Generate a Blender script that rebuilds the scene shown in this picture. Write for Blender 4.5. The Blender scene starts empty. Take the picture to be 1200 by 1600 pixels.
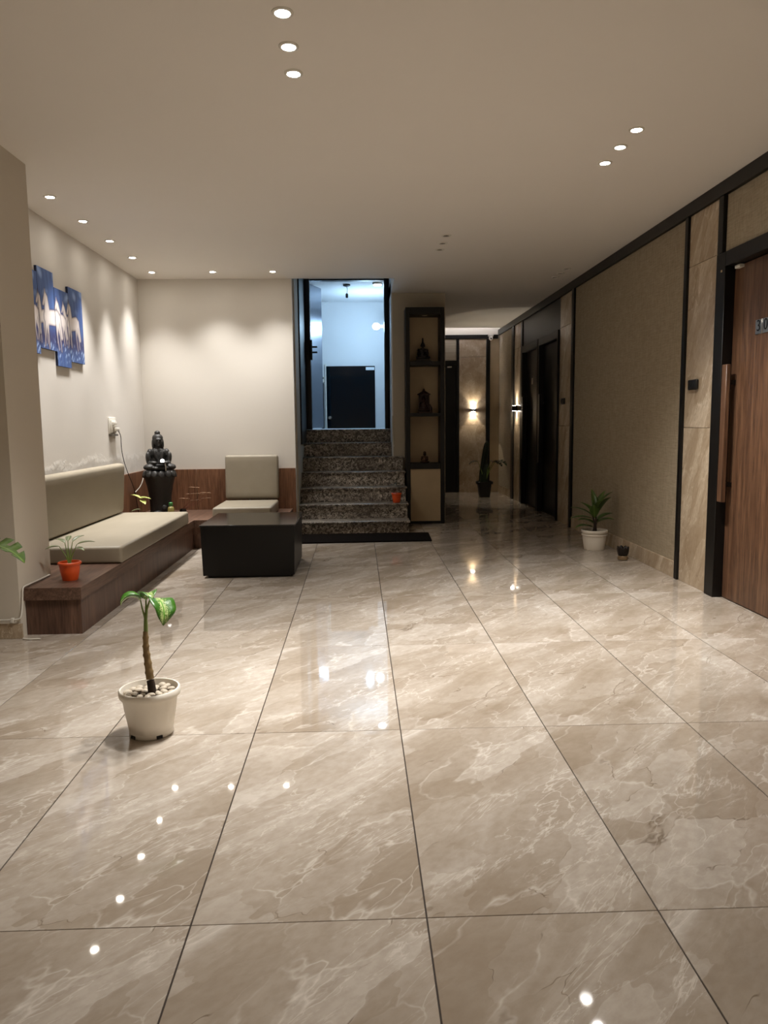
import bpy, bmesh, math, random
from mathutils import Vector, Matrix
import numpy as np
random.seed(7)
R = math.radians
scene = bpy.context.scene
COL = scene.collection

# ------------------------------------------------------------------ camera
cam_d = bpy.data.cameras.new('camera'); cam = bpy.data.objects.new('camera', cam_d); COL.objects.link(cam)
F_PX, PITCH, YAW, ROLL = 1184.4, .1170, .03344, -.01058
fw = Vector((math.sin(YAW)*math.cos(PITCH), math.cos(YAW)*math.cos(PITCH), -math.sin(PITCH)))
r0 = Vector((math.cos(YAW), -math.sin(YAW), 0)); u0 = r0.cross(fw)
rr = r0*math.cos(ROLL)+u0*math.sin(ROLL); uu = u0*math.cos(ROLL)-r0*math.sin(ROLL)
cam.matrix_world = Matrix(((rr.x, uu.x, -fw.x, 0), (rr.y, uu.y, -fw.y, 0), (rr.z, uu.z, -fw.z, 1.26), (0, 0, 0, 1)))
cam_d.sensor_fit = 'VERTICAL'; cam_d.sensor_height = 32; cam_d.lens = 32*F_PX/1600
cam_d.clip_start = .05; cam_d.clip_end = 60
scene.camera = cam

# ------------------------------------------------------------------ world, exposure
world = bpy.data.worlds.new('world'); scene.world = world; world.use_nodes = True
world.node_tree.nodes['Background'].inputs[0].default_value = (.9, .8, .65, 1)
world.node_tree.nodes['Background'].inputs[1].default_value = 0.0
vs = scene.view_settings
vs.view_transform = 'Standard'; vs.look = 'None'; vs.gamma = 1; vs.use_curve_mapping = False
vs.exposure = 1.2
DOWN_W = 92          # watts of each spot in a ceiling downlight
LAMP_COL = (1, .968, .925)
COOL = (.46, .73, 1.0)
cy = scene.cycles
cy.max_bounces = 6; cy.diffuse_bounces = 5; cy.glossy_bounces = 3; cy.use_adaptive_sampling = True; cy.adaptive_threshold = .03; cy.caustics_reflective = False; cy.caustics_refractive = False
cy.sample_clamp_indirect = 4

# ------------------------------------------------------------------ materials
M = {}
def srgb(r, g, b):
    f = lambda c: (c/255/12.92) if c/255 <= .04045 else ((c/255+.055)/1.055)**2.4
    return (f(r), f(g), f(b), 1)
class NT:
    def __init__(s, name):
        s.m = bpy.data.materials.new(name); s.m.use_nodes = True; s.t = s.m.node_tree; M[name] = s.m
        s.b = s.t.nodes['Principled BSDF']; s.k = name
    def n(s, typ, **kw):
        nd = s.t.nodes.new(typ)
        for k, v in kw.items():
            if k.startswith('i_'):
                nd.inputs[k[2:].replace('_', ' ')].default_value = v
            else: setattr(nd, k, v)
        return nd
    def l(s, a, b): s.t.links.new(a, b)
    def set(s, **kw):
        for k, v in kw.items(): s.b.inputs[k.replace('_', ' ')].default_value = v
    def ramp(s, fac, stops, interp='LINEAR'):
        rn = s.n('ShaderNodeValToRGB'); rn.color_ramp.interpolation = interp
        e = rn.color_ramp.elements
        while len(e) < len(stops): e.new(.5)
        for q, (p, c) in zip(e, stops): q.position = p; q.color = c if len(c) == 4 else (*c, 1)
        s.l(fac, rn.inputs[0]); return rn.outputs[0]
    def mix(s, fac, a, b, mode='MIX'):
        mx = s.n('ShaderNodeMix', data_type='RGBA', blend_type=mode)
        for sock, v in ((mx.inputs[0], fac), (mx.inputs[6], a), (mx.inputs[7], b)):
            if hasattr(v, 'links'): s.l(v, sock)
            else: sock.default_value = v
        return mx.outputs[2]
    def math(s, op, a, b=0.0, clamp=False):
        mn = s.n('ShaderNodeMath', operation=op, use_clamp=clamp)
        for sock, v in ((mn.inputs[0], a), (mn.inputs[1], b)):
            if hasattr(v, 'links'): s.l(v, sock)
            else: sock.default_value = v
        return mn.outputs[0]
    def coords(s, scale=(1, 1, 1), rot=(0, 0, 0), rnd=0.0, kind='Object'):
        tc = s.n('ShaderNodeTexCoord'); v = tc.outputs[kind]
        if rnd:
            oi = s.n('ShaderNodeObjectInfo'); w = s.n('ShaderNodeTexWhiteNoise', noise_dimensions='1D')
            q_ = s.math('FLOOR', s.math('MULTIPLY', oi.outputs['Random'], 5.0)); s.l(q_, w.inputs['W'])
            sc = s.n('ShaderNodeVectorMath', operation='SCALE'); s.l(w.outputs['Color'], sc.inputs[0]); sc.inputs['Scale'].default_value = rnd
            ad = s.n('ShaderNodeVectorMath', operation='ADD'); s.l(v, ad.inputs[0]); s.l(sc.outputs[0], ad.inputs[1]); v = ad.outputs[0]
        mp = s.n('ShaderNodeMapping'); s.l(v, mp.inputs[0]); mp.inputs['Rotation'].default_value = rot; mp.inputs['Scale'].default_value = scale
        return mp.outputs[0]
    def noise(s, vec, scale, detail=4, rough=.55, dist=0.0):
        nn = s.n('ShaderNodeTexNoise'); s.l(vec, nn.inputs['Vector'])
        nn.inputs['Scale'].default_value = scale; nn.inputs['Detail'].default_value = detail
        nn.inputs['Roughness'].default_value = rough; nn.inputs['Distortion'].default_value = dist
        return nn.outputs['Fac']
    def bump(s, h, strength=.2, dist=.01):
        bn = s.n('ShaderNodeBump'); bn.inputs['Strength'].default_value = strength; bn.inputs['Distance'].default_value = dist
        s.l(h, bn.inputs['Height']); s.l(bn.outputs[0], s.b.inputs['Normal'])
    def col(s, c):
        if hasattr(c, 'links'): s.l(c, s.b.inputs['Base Color'])
        else: s.b.inputs['Base Color'].default_value = c

def plain(name, rgb, rough=.5, metal=0.0, spec=.5, vary=0.06, bump=0.0, scale=30):
    t = NT(name); t.set(Roughness=rough, Metallic=metal); t.b.inputs['Specular IOR Level'].default_value = spec
    v = t.coords(); nz = t.noise(v, scale, 3)
    c = srgb(*rgb); d = tuple(x*(1-vary*2) for x in c[:3])+(1,)
    t.col(t.mix(nz, d, c))
    if bump: t.bump(nz, bump, .004)
    return t
def marble(name, rough=.09, rnd=9.0, tint=1.0, spec=.5, vert=False):
    t = NT(name); t.set(Roughness=rough); t.b.inputs['Specular IOR Level'].default_value = spec
    k = lambda r, g, b: tuple(x*tint*q for x, q in zip(srgb(r, g, b)[:3], (1.04, .99, .92) if vert else (.98, 1.01, 1.09)))+(1,)
    def vec(sc, deg, r_):
        mp = t.coords((1, 1, 1), (R(-26), 0, 0) if vert else (0, 0, R(deg-12)), r_); m2 = t.n('ShaderNodeMapping'); t.l(mp, m2.inputs[0])
        m2.inputs['Scale'].default_value = (sc[1], sc[1]*1.3, sc[0]) if vert else sc; return m2.outputs[0]
    def warp(v, scale, amt):
        nn = t.n('ShaderNodeTexNoise'); t.l(v, nn.inputs['Vector']); nn.inputs['Scale'].default_value = scale; nn.inputs['Detail'].default_value = 4; nn.inputs['Roughness'].default_value = .6
        sb_ = t.n('ShaderNodeVectorMath', operation='SUBTRACT'); t.l(nn.outputs['Color'], sb_.inputs[0]); sb_.inputs[1].default_value = (.5, .5, .5)
        sc_v = t.n('ShaderNodeVectorMath', operation='SCALE'); t.l(sb_.outputs[0], sc_v.inputs[0]); sc_v.inputs['Scale'].default_value = amt
        ad = t.n('ShaderNodeVectorMath', operation='ADD'); t.l(v, ad.inputs[0]); t.l(sc_v.outputs[0], ad.inputs[1]); return ad.outputs[0]
    v = vec((.9, 2.4, 1.5), -34, rnd)
    n1 = t.noise(v, 1.3, 7, .60, .7)
    base = t.ramp(n1, [(.28, k(146, 129, 108)), (.42, k(162, 147, 127)), (.52, k(172, 158, 139)), (.62, k(183, 170, 152)), (.74, k(202, 191, 175))])
    # angular shards of brecciated stone, each a little paler or darker
    for scl, amt, sd in ((1.9, .85, 1.3), (4.2, .55, 2.1)):
        vv = warp(vec((.8, 1.9, 1.2), -34, rnd*sd), 2.2, .45)
        vo = t.n('ShaderNodeTexVoronoi'); t.l(vv, vo.inputs['Vector']); vo.inputs['Scale'].default_value = scl
        sp = t.n('ShaderNodeSeparateColor'); t.l(vo.outputs['Color'], sp.inputs[0])
        dkm = t.ramp(sp.outputs[0], [(.0, (1, 1, 1)), (.45, (0, 0, 0))]); lgm = t.ramp(sp.outputs[0], [(.6, (0, 0, 0)), (1, (1, 1, 1))])
        base = t.mix(t.math('MULTIPLY', dkm, amt*.40), base, k(138, 120, 98)); base = t.mix(t.math('MULTIPLY', lgm, amt*.42), base, k(208, 197, 181))
        ve = t.n('ShaderNodeTexVoronoi', feature='DISTANCE_TO_EDGE'); t.l(vv, ve.inputs['Vector']); ve.inputs['Scale'].default_value = scl
        edge = t.ramp(ve.outputs['Distance'], [(0, (1, 1, 1)), (.008, (.6, .6, .6)), (.022, (0, 0, 0))])
        em = t.ramp(t.noise(vec((1, 2, 1), -34, rnd*sd*.6), 2.0, 4), [(.48, (0, 0, 0)), (.60, (1, 1, 1))])
        base = t.mix(t.math('MULTIPLY', t.math('MULTIPLY', edge, em), .45), base, k(226, 215, 198))
        dm = t.ramp(t.noise(vec((1, 2, 1), -34, rnd*sd*.8), 2.6, 4), [(.60, (0, 0, 0)), (.66, (1, 1, 1))])
        edg2 = t.ramp(ve.outputs['Distance'], [(0, (1, 1, 1)), (.014, (0, 0, 0))])
        base = t.mix(t.math('MULTIPLY', t.math('MULTIPLY', edg2, dm), .8), base, k(96, 77, 56))
    # long pale streaks
    for sc, deg, scale, off, wdt, amt, seed in (((.5, 3.0, 1.4), -38, 1.5, .5, .007, .48, .7), ((.7, 3.4, 1.6), -30, 2.8, .47, .008, .42, 2.3)):
        n2 = t.noise(vec(sc, deg, rnd*seed), scale, 6, .58, .5)
        rid = t.math('ABSOLUTE', t.math('SUBTRACT', n2, off))
        vein = t.ramp(rid, [(0, (1, 1, 1)), (wdt*.4, (.7, .7, .7)), (wdt, (0, 0, 0))])
        fade = t.ramp(n1, [(.44, (0, 0, 0)), (.58, (1, 1, 1))])
        base = t.mix(t.math('MULTIPLY', t.math('MULTIPLY', vein, fade), amt), base, k(226, 215, 198))
    fine = t.noise(vec((1, 1.6, 1), -30, rnd*.5), 22, 5, .6)
    base = t.mix(t.math('MULTIPLY', t.ramp(fine, [(.35, (1, 1, 1)), (.6, (0, 0, 0))]), .24), base, k(130, 112, 90))
    t.col(base); return t
def wood(name, a, b, rot=(0, 0, 0), rough=.4, rnd=3.0, scale=(9, 9, .55), dark=.55):
    t = NT(name); t.set(Roughness=rough); t.b.inputs['Specular IOR Level'].default_value = .35
    v = t.coords(scale, rot, rnd)
    n1 = t.noise(v, 1.6, 5, .6, 1.2); n2 = t.noise(t.coords(tuple(x*5 for x in scale), rot, rnd), 2.2, 4, .6)
    c = t.ramp(n1, [(.30, srgb(*a)), (.52, srgb(*[(x+y)/2 for x, y in zip(a, b)])), (.70, srgb(*b))])
    c = t.mix(t.math('MULTIPLY', t.ramp(n2, [(.35, (1, 1, 1)), (.55, (0, 0, 0))]), dark), c, srgb(*[x*.62 for x in a]))
    t.col(c); t.bump(n2, .06, .002); return t
def granite(name):
    t = NT(name); t.set(Roughness=.3)
    v = t.coords(rnd=4.0)
    n = t.noise(v, 34, 6, .78, 1.0); n2 = t.noise(t.coords((1, 1, 1.6), rnd=7.0), 2.2, 3)
    c = t.ramp(n, [(.40, srgb(26, 22, 19)), (.47, srgb(84, 77, 69)), (.52, srgb(148, 139, 128)), (.60, srgb(206, 198, 186))])
    c = t.mix(t.math('MULTIPLY', t.ramp(n2, [(.36, (1, 1, 1)), (.56, (0, 0, 0))]), .5), c, srgb(62, 53, 45))
    t.col(c); return t
marble('marble_floor', .032); marble('marble_wall', .22, tint=1.08, rnd=5.0, vert=True)
plain('grout', (58, 46, 36), .8)
wood('wood_bench', (76, 54, 44), (112, 84, 68), scale=(9, 9, .55)); wood('wood_top', (84, 62, 51), (122, 95, 78), scale=(9, .5, 9), rot=(0, 0, 0))
wood('wood_panel', (104, 70, 50), (150, 108, 80)); wood('wood_door', (84, 58, 42), (124, 92, 68), scale=(11, 11, .4), rough=.36, dark=.75)
granite('granite')
def plaster(name, rgb, rough=.75, stain=False):
    t = NT(name); t.set(Roughness=rough); t.b.inputs['Specular IOR Level'].default_value = .25
    v = t.coords(); n1 = t.noise(v, 1.1, 4); n2 = t.noise(v, 60, 3)
    c = srgb(*rgb); t.col(t.mix(t.math('MULTIPLY', n1, .5), c, tuple(x*.9 for x in c[:3])+(1,)))
    h = t.math('MULTIPLY', n2, .25)
    if stain:      # peeling paint just above the wainscot, its lit edge painted as a pale line
        sp = t.n('ShaderNodeSeparateXYZ'); t.l(v, sp.inputs[0])
        wob = t.noise(v, 3.5, 6, .7)
        zz = t.math('ADD', sp.outputs[2], t.math('MULTIPLY', wob, -.35))
        m1 = t.ramp(zz, [(.74, (1, 1, 1)), (.80, (0, 0, 0))])
        t.col(t.mix(t.math('MULTIPLY', m1, t.noise(v, 14, 5, .7)), t.b.inputs['Base Color'].links[0].from_socket, tuple(x*.80 for x in c[:3])+(1,)))
        ln = t.ramp(zz, [(.735, (0, 0, 0)), (.765, (1, 1, 1)), (.775, (1, 1, 1)), (.79, (0, 0, 0))]); t.col(t.mix(t.math('MULTIPLY', ln, t.math('MULTIPLY', t.noise(v, 5, 3), .6)), t.b.inputs['Base Color'].links[0].from_socket, (.84, .82, .78, 1)))
        h = t.math('ADD', h, t.math('MULTIPLY', m1, t.math('MULTIPLY', t.noise(v, 9, 5, .7), 5)))
    t.bump(h, .16, .008); return t
plaster('ceiling_paint', (238, 233, 226)); plaster('wall_paint', (226, 221, 214), stain=True); plaster('pillar_paint', (206, 197, 182)); plaster('grey_paint', (184, 174, 156)); plaster('back_paint', (224, 219, 211)); plaster('white_paint', (222, 224, 226))
t = NT('wallpaper'); t.set(Roughness=.7); t.b.inputs['Specular IOR Level'].default_value = .2
n1 = t.noise(t.coords((1, 180, 14)), 1, 3); n2 = t.noise(t.coords((1, 12, 260)), 1, 3); w = t.math('ADD', n1, n2)
t.col(t.ramp(t.math('MULTIPLY', w, .5), [(.35, srgb(134, 121, 101)), (.65, srgb(170, 157, 135))])); t.bump(w, .12, .002)
plain('black_frame', (15, 12, 10), .4, spec=.35, vary=.1); plain('black_table', (13, 11, 10), .38, spec=.35, vary=.1); plain('black_glass', (20, 20, 20), .13, spec=.7)
t = NT('leather'); t.set(Roughness=.48); v = t.coords(); n1 = t.noise(v, 120, 3); n2 = t.noise(t.coords((1, .45, 1)), 5, 3)
t.col(t.mix(n2, srgb(140, 131, 114), srgb(158, 149, 132))); t.bump(t.math('ADD', t.math('MULTIPLY', n1, .05), t.math('MULTIPLY', n2, .6)), .25, .012)
plain('dark_stone', (42, 40, 38), .5, vary=.25, bump=.5, scale=60); plain('white_plastic', (226, 222, 212), .35); plain('orange_plastic', (222, 84, 30), .4); plain('black_plastic', (20, 19, 18), .4)
plain('pot_white', (240, 233, 220), .38, vary=.03); plain('pebble', (205, 192, 172), .55, vary=.12, scale=20); plain('soil', (64, 48, 36), .9, bump=.8, scale=90)
plain('bark', (156, 128, 84), .7, vary=.3, bump=.6, scale=40); plain('bark_dark', (58, 42, 28), .8, vary=.3, bump=.6, scale=40); plain('stem_green', (112, 132, 62), .5)
plain('twig', (110, 62, 42), .7); plain('bronze', (84, 58, 38), .4, .6, vary=.3, scale=40); plain('dark_bronze', (34, 25, 19), .45, .3, vary=.2, scale=40); plain('maroon_metal', (58, 34, 26), .45, .3, vary=.3, scale=60)
plain('steel', (196, 190, 180), .3, 1.0); plain('brushed_steel', (128, 134, 146), .24, .9); plain('mat_fibre', (24, 18, 14), .95, spec=.05, vary=.3, bump=1, scale=200)
plain('glass_dark', (8, 20, 27), .05, spec=.35, vary=.2, scale=2); plain('green_cap', (70, 150, 80), .35); plain('bottle_body', (150, 140, 84), .25); plain('cable_white', (214, 208, 196), .5); plain('cable_black', (34, 30, 27), .5)
plain('canvas_edge', (24, 34, 66), .7); plain('brass', (150, 128, 98), .4, .6); plain('lens_off', (92, 84, 74), .25); plain('tan_panel', (186, 165, 132), .6, vary=.1, scale=6); plain('sticker', (225, 232, 236), .5); plain('ink', (14, 12, 11), .6)
def emit(name, rgb, s):
    t = NT(name); t.b.inputs['Base Color'].default_value = (.9, .9, .9, 1); t.b.inputs['Emission Color'].default_value = (*rgb, 1); t.b.inputs['Emission Strength'].default_value = s
emit('lamp_lit', (1, .93, .82), 45); emit('led_cool', (.84, .86, 1.0), 34); emit('bulb_cool', (.80, .92, 1), 12); emit('tealight', (1, .97, .92), 1.6)
def leafmat(name, a, b, pale=None, rough=.35):
    t = NT(name); t.set(Roughness=rough)
    tc = t.n('ShaderNodeTexCoord'); sp = t.n('ShaderNodeSeparateXYZ'); t.l(tc.outputs['UV'], sp.inputs[0])
    n1 = t.noise(t.coords(), 25, 4); c = t.mix(n1, srgb(*a), srgb(*b))
    au = t.math('ABSOLUTE', t.math('SUBTRACT', sp.outputs[0], .5))
    if pale:
        wv = t.noise(tc.outputs['UV'], 16, 4, .6, 1.5)
        m = t.math('SUBTRACT', t.math('ADD', .15, t.math('MULTIPLY', t.math('SUBTRACT', wv, .5), .9)), au)
        c = t.mix(t.math('MULTIPLY', t.ramp(m, [(.0, (0, 0, 0)), (.10, (1, 1, 1))]), .8), c, srgb(*pale))
    c = t.mix(t.ramp(au, [(.012, (1, 1, 1)), (.035, (0, 0, 0))]), c, srgb(*[min(255, x*1.25) for x in b]))
    t.col(c); t.b.inputs['Subsurface Weight'].default_value = 0
leafmat('leaf_variegated', (40, 88, 20), (68, 116, 32), (196, 210, 140)); leafmat('leaf_green', (58, 84, 36), (92, 116, 54)); leafmat('leaf_dark', (12, 24, 12), (24, 40, 20)); leafmat('leaf_grey', (110, 124, 88), (150, 160, 118)); leafmat('leaf_lime', (150, 162, 84), (190, 196, 120)); leafmat('leaf_brown', (150, 116, 90), (190, 156, 124))
t = NT('canvas_print'); at_ = t.n('ShaderNodeVertexColor', layer_name='print'); t.l(at_.outputs[0], t.b.inputs['Base Color']); t.set(Roughness=.6)

# ------------------------------------------------------------------ mesh builder
class MB:
    def __init__(s): s.bm = bmesh.new(); s.uv = None
    def box(s, x0, x1, y0, y1, z0, z1, bev=0.0, seg=2):
        vs_ = [s.bm.verts.new(p) for p in ((x0, y0, z0), (x1, y0, z0), (x1, y1, z0), (x0, y1, z0), (x0, y0, z1), (x1, y0, z1), (x1, y1, z1), (x0, y1, z1))]
        fs = [s.bm.faces.new([vs_[i] for i in q]) for q in ((3, 2, 1, 0), (4, 5, 6, 7), (0, 1, 5, 4), (1, 2, 6, 5), (2, 3, 7, 6), (3, 0, 4, 7))]
        if bev:
            ed = set(e for f in fs for e in f.edges)
            bmesh.ops.bevel(s.bm, geom=list(ed), offset=bev, segments=seg, profile=.5, affect='EDGES')
        return s
    def prism(s, pts, h0, h1, axis='z'):
        m = {'z': lambda a, b, h: (a, b, h), 'x': lambda a, b, h: (h, a, b), 'y': lambda a, b, h: (a, h, b)}[axis]
        lo = [s.bm.verts.new(m(a, b, h0)) for a, b in pts]; hi = [s.bm.verts.new(m(a, b, h1)) for a, b in pts]
        n = len(pts)
        s.bm.faces.new(list(reversed(lo))); s.bm.faces.new(hi)
        for i in range(n): s.bm.faces.new((lo[i], lo[(i+1) % n], hi[(i+1) % n], hi[i]))
        return s
    def lathe(s, prof, cx=0, cy=0, n=32, caps=True, sq=0.0, rot=0.0):
        rings = []
        for r, z in prof:
            ring = []
            for i in range(n):
                a = 2*math.pi*i/n+rot
                k = 1.0
                if sq: c_, s_ = abs(math.cos(a)), abs(math.sin(a)); k = 1/((c_**sq+s_**sq)**(1/sq))
                ring.append(s.bm.verts.new((cx+r*k*math.cos(a), cy+r*k*math.sin(a), z)))
            rings.append(ring)
        for a, b in zip(rings, rings[1:]):
            for i in range(n): s.bm.faces.new((a[i], a[(i+1) % n], b[(i+1) % n], b[i]))
        if caps: s.bm.faces.new(list(reversed(rings[0]))); s.bm.faces.new(rings[-1])
        return s
    def tube(s, pts, rad, n=8, caps=True):
        pts = [Vector(p) for p in pts]
        if not hasattr(rad, '__len__'): rad = [rad]*len(pts)
        prev = None; up = Vector((0, 0, 1))
        d0 = (pts[1]-pts[0]).normalized(); a = d0.cross(up)
        if a.length < .1: a = d0.cross(Vector((1, 0, 0)))
        a.normalize(); rings = []
        for i, p in enumerate(pts):
            d = (pts[min(i+1, len(pts)-1)]-pts[max(i-1, 0)]).normalized()
            a = (a-d*a.dot(d)).normalized(); b = d.cross(a)
            rings.append([s.bm.verts.new(p+(a*math.cos(2*math.pi*k/n)+b*math.sin(2*math.pi*k/n))*rad[i]) for k in range(n)])
        for q, w_ in zip(rings, rings[1:]):
            for i in range(n): s.bm.faces.new((q[i], q[(i+1) % n], w_[(i+1) % n], w_[i]))
        if caps: s.bm.faces.new(list(reversed(rings[0]))); s.bm.faces.new(rings[-1])
        return s
    def ell(s, c, r, rot=(0, 0, 0), sub=3):
        from mathutils import Euler
        m = Matrix.Translation(c) @ Euler(rot).to_matrix().to_4x4() @ Matrix.Diagonal((*r, 1))
        bmesh.ops.create_icosphere(s.bm, subdivisions=sub, radius=1, matrix=m); return s
    def build(s, name, mat, parent=None, smooth=False, loc=None):
        bmesh.ops.recalc_face_normals(s.bm, faces=s.bm.faces)
        me = bpy.data.meshes.new(name); s.bm.to_mesh(me); s.bm.free()
        return mk(name, me, mat, parent, smooth, loc)
def mk(name, me, mat, parent=None, smooth=False, loc=None):
    o = bpy.data.objects.new(name, me); COL.objects.link(o)
    if mat and not me.materials: me.materials.append(M[mat])
    if smooth:
        for p in me.polygons: p.use_smooth = True
        if smooth != 'all': me.set_sharp_from_angle(angle=R(40))
    if parent: o.parent = parent
    if loc: o.location = loc
    return o
def tag(o, label=None, cat=None, group=None, kind=None):
    for k, v in (('label', label), ('category', cat), ('group', group), ('kind', kind)):
        if v: o[k] = v
    return o
def thing(name, loc, label, cat, group=None, rz=0):
    o = bpy.data.objects.new(name, None); COL.objects.link(o); o.location = loc; o.rotation_euler = (0, 0, rz); o.empty_display_size = .1
    return tag(o, label, cat, group)
def struct(o): o['kind'] = 'structure'; return o
def box(name, mat, x0, x1, y0, y1, z0, z1, parent=None, bev=0.0, seg=2):
    return MB().box(x0, x1, y0, y1, z0, z1, bev, seg).build(name, mat, parent, smooth=bool(bev))
def dup(o, parent=None, loc=None):
    c = o.copy(); COL.objects.link(c); c.parent = parent
    if loc: c.location = loc
    return c

# ------------------------------------------------------------------ setting: floor
ZC = 2.87; XL = -2.42; XR = 2.53; YB = 8.74; YF = 13.6
floor = struct(box('floor', 'grout', -3.4, 2.75, -2.6, 13.75, -.06, -.004))
TX0, TY0 = -1.041, 1.8025
tile_me = None
for j in range(-4, 10):
    for i in range(-4, 7):
        x0, x1 = TX0+.6*i+.0022, TX0+.6*(i+1)-.0022; y0, y1 = TY0+1.2*j+.0013, TY0+1.2*(j+1)-.0013
        if x0 > 2.6 or x1 < -3.3 or y0 > 13.6 or y1 < -2.5: continue
        if y0 > 8.7 and x1 < .5: continue
        if x1 > 2.6: x1 = 2.6
        if x0 < -3.3: x0 = -3.3
        if y1 > 13.6: y1 = 13.6
        if y0 < -2.5: y0 = -2.5
        w_, d_ = x1-x0, y1-y0
        if abs(w_-.5956) < 1e-4 and abs(d_-1.1974) < 1e-4:
            if tile_me is None:
                o = MB().box(-w_/2, w_/2, -d_/2, d_/2, -.006, 0, .0006, 1).build('floor_tile', 'marble_floor', floor); tile_me = o.data
            else: o = mk('floor_tile', tile_me, None, floor)
        else: o = MB().box(-w_/2, w_/2, -d_/2, d_/2, -.006, 0, .0006, 1).build('floor_tile', 'marble_floor', floor)
        o.location = ((x0+x1)/2, (y0+y1)/2, random.uniform(-.0002, .0002))

# ceiling slab with the stair well left open
YC = 13.28
struct(MB().prism([(-3.3, -2.5), (2.66, -2.5), (2.66, YC), (.44, YC), (.44, YB), (-3.3, YB)], ZC, ZC+.16).build('ceiling', 'ceiling_paint'))
struct(box('ceiling_stairwell', 'white_paint', -1.9, .6, YB, 12.5, 3.16, 3.28))
struct(box('ceiling_cove', 'white_paint', 1.1, 2.66, YC-.1, YF+.1, 3.12, 3.2))
# walls
struct(box('wall_left', 'wall_paint', XL-.12, XL, 4.98, YB+.1, 0, ZC))
wb = struct(box('wall_back', 'back_paint', XL-.12, -.715, YB, YB+.12, 0, ZC+.3))
struct(box('wall_near_left', 'pillar_paint', -3.4, -3.3, -2.5, 4.5, 0, ZC)); struct(box('wall_rear', 'pillar_paint', -3.3, 2.66, -2.62, -2.5, 0, ZC))
wp = struct(box('wall_pillar', 'pillar_paint', -3.3, -2.03, 4.50, 4.98, 0, ZC))
struct(MB().box(-3.3, -2.018, 4.488, 4.4995, 0, .092, .002, 1).build('baseboard_pillar', 'marble_wall', None))
struct(box('wall_stair_left', 'grey_paint', -.82, -.700, YB+.12, 10.42, 0, 3.2)); struct(box('wall_stair_right', 'white_paint', .44, .54, 9.72, 12.4, .0, 3.2))
struct(box('wall_center', 'grey_paint', .455, 1.12, 9.715, 9.80, 0, ZC+.02)); struct(box('wall_corridor_left', 'grey_paint', 1.02, 1.12, 9.80, YF, 0, 3.15))
struct(box('wall_far', 'grey_paint', 1.0, 2.66, YF, YF+.1, 0, 3.15))
# wainscot: wood panels on the lounge walls
for k, (a, b) in enumerate(((-2.40, -1.85), (-1.845, -1.25), (-1.245, -.72))): box('wainscot_panel', 'wood_panel', a, b, YB-.018, YB-.0005, .2, .757, wb, .0015, 1)
wl = bpy.data.objects['wall_left']
for a, b in ((4.99, 5.9), (5.905, 6.85), (6.855, 7.78), (7.785, YB-.02)): box('wainscot_panel', 'wood_panel', XL+.0005, XL+.018, a, b, .2, .757, wl, .0015, 1)

# ------------------------------------------------------------------ right wall
wr = struct(box('wall_right', 'wallpaper', XR+.075, XR+.18, -2.5, YF+.1, 0, 3.15))
def rpanel(name, mat, y0, y1, z0, z1, x=XR, bev=.0015): return box(name, mat, x, XR+.074, y0, y1, z0, z1, wr, bev, 1)
tr = struct(box('trim_ceiling', 'black_frame', XR-.025, XR+.074, -2.5, YF, 2.775, ZC-.001))
rpanel('wallpaper_panel', 'wallpaper', 5.885, 8.86, 0.0, 2.774); rpanel('wallpaper_panel', 'wallpaper', 12.42, YF-.001, 0, 2.774)
for y0, y1 in ((5.352, 5.828), (8.955, 9.50), (11.78, 12.25)):
    for z0, z1 in ((0, 1.1985), (1.2015, 2.3985), (2.4015, 2.774)): rpanel('stone_tile', 'marble_wall', y0, y1, z0, z1, XR-.004)
for y0, y1 in ((5.83, 5.884), (8.863, 8.953), (12.252, 12.415), ): rpanel('post', 'black_frame', y0, y1, 0, 2.774, XR-.022, .003)
def skirting(name, y0, y1):
    o = struct(bpy.data.objects.new(name, None)); COL.objects.link(o)
    y = y0
    while y < y1-.01: box('skirting_tile', 'marble_wall', XR-.012, XR-.0003, y, min(y+1.198, y1), 0, .132, o, .0015, 1); y += 1.2
skirting('baseboard_right', 5.89, 8.86); skirting('baseboard_far_right', 12.42, YF-.002)

def door(name, y0, y1, zt, leafmat_, hz, numtxt=None, first=False, xleaf=2.578):
    d = struct(bpy.data.objects.new(name, None)); COL.objects.link(d)
    xf = XR-.022
    fwid = .13 if first else .05
    box('frame_post', 'black_frame', xf, XR+.074, y1, y1+fwid, 0, zt+.10, d, .003, 1); box('frame_post', 'black_frame', xf, XR+.074, y0-fwid, y0, 0, zt+.10, d, .003, 1)
    box('frame_head', 'black_frame', xf, XR+.074, y0, y1, zt, zt+.10, d, .003, 1)
    lf = box('door_leaf', leafmat_, xleaf, xleaf+.02, y0+.004, y1-.004, .006, zt-.004, d, .002, 1)
    hb = MB().box(XR-.03, XR+.0, y1-.095, y1-.03, hz, hz+.94, .003, 1).build('pull_handle', leafmat_, lf, True)
    for z in (hz+.12, hz+.82): box('handle_bracket', 'black_frame', XR+.0, xleaf, y1-.075, y1-.05, z-.015, z+.015, lf)
    return d, lf
door_1, leaf1 = door('door_1', 4.28, 5.218, 2.29, 'wood_door', .69, first=True)
rpanel('wallpaper_panel', 'wallpaper', 4.15, 5.27, 2.392, 2.774, XR+.004); rpanel('wallpaper_panel', 'wallpaper', -2.49, 4.148, 0, 2.774); rpanel('post', 'black_frame', 5.275, 5.345, 2.392, 2.774, XR-.022, .003)
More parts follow.
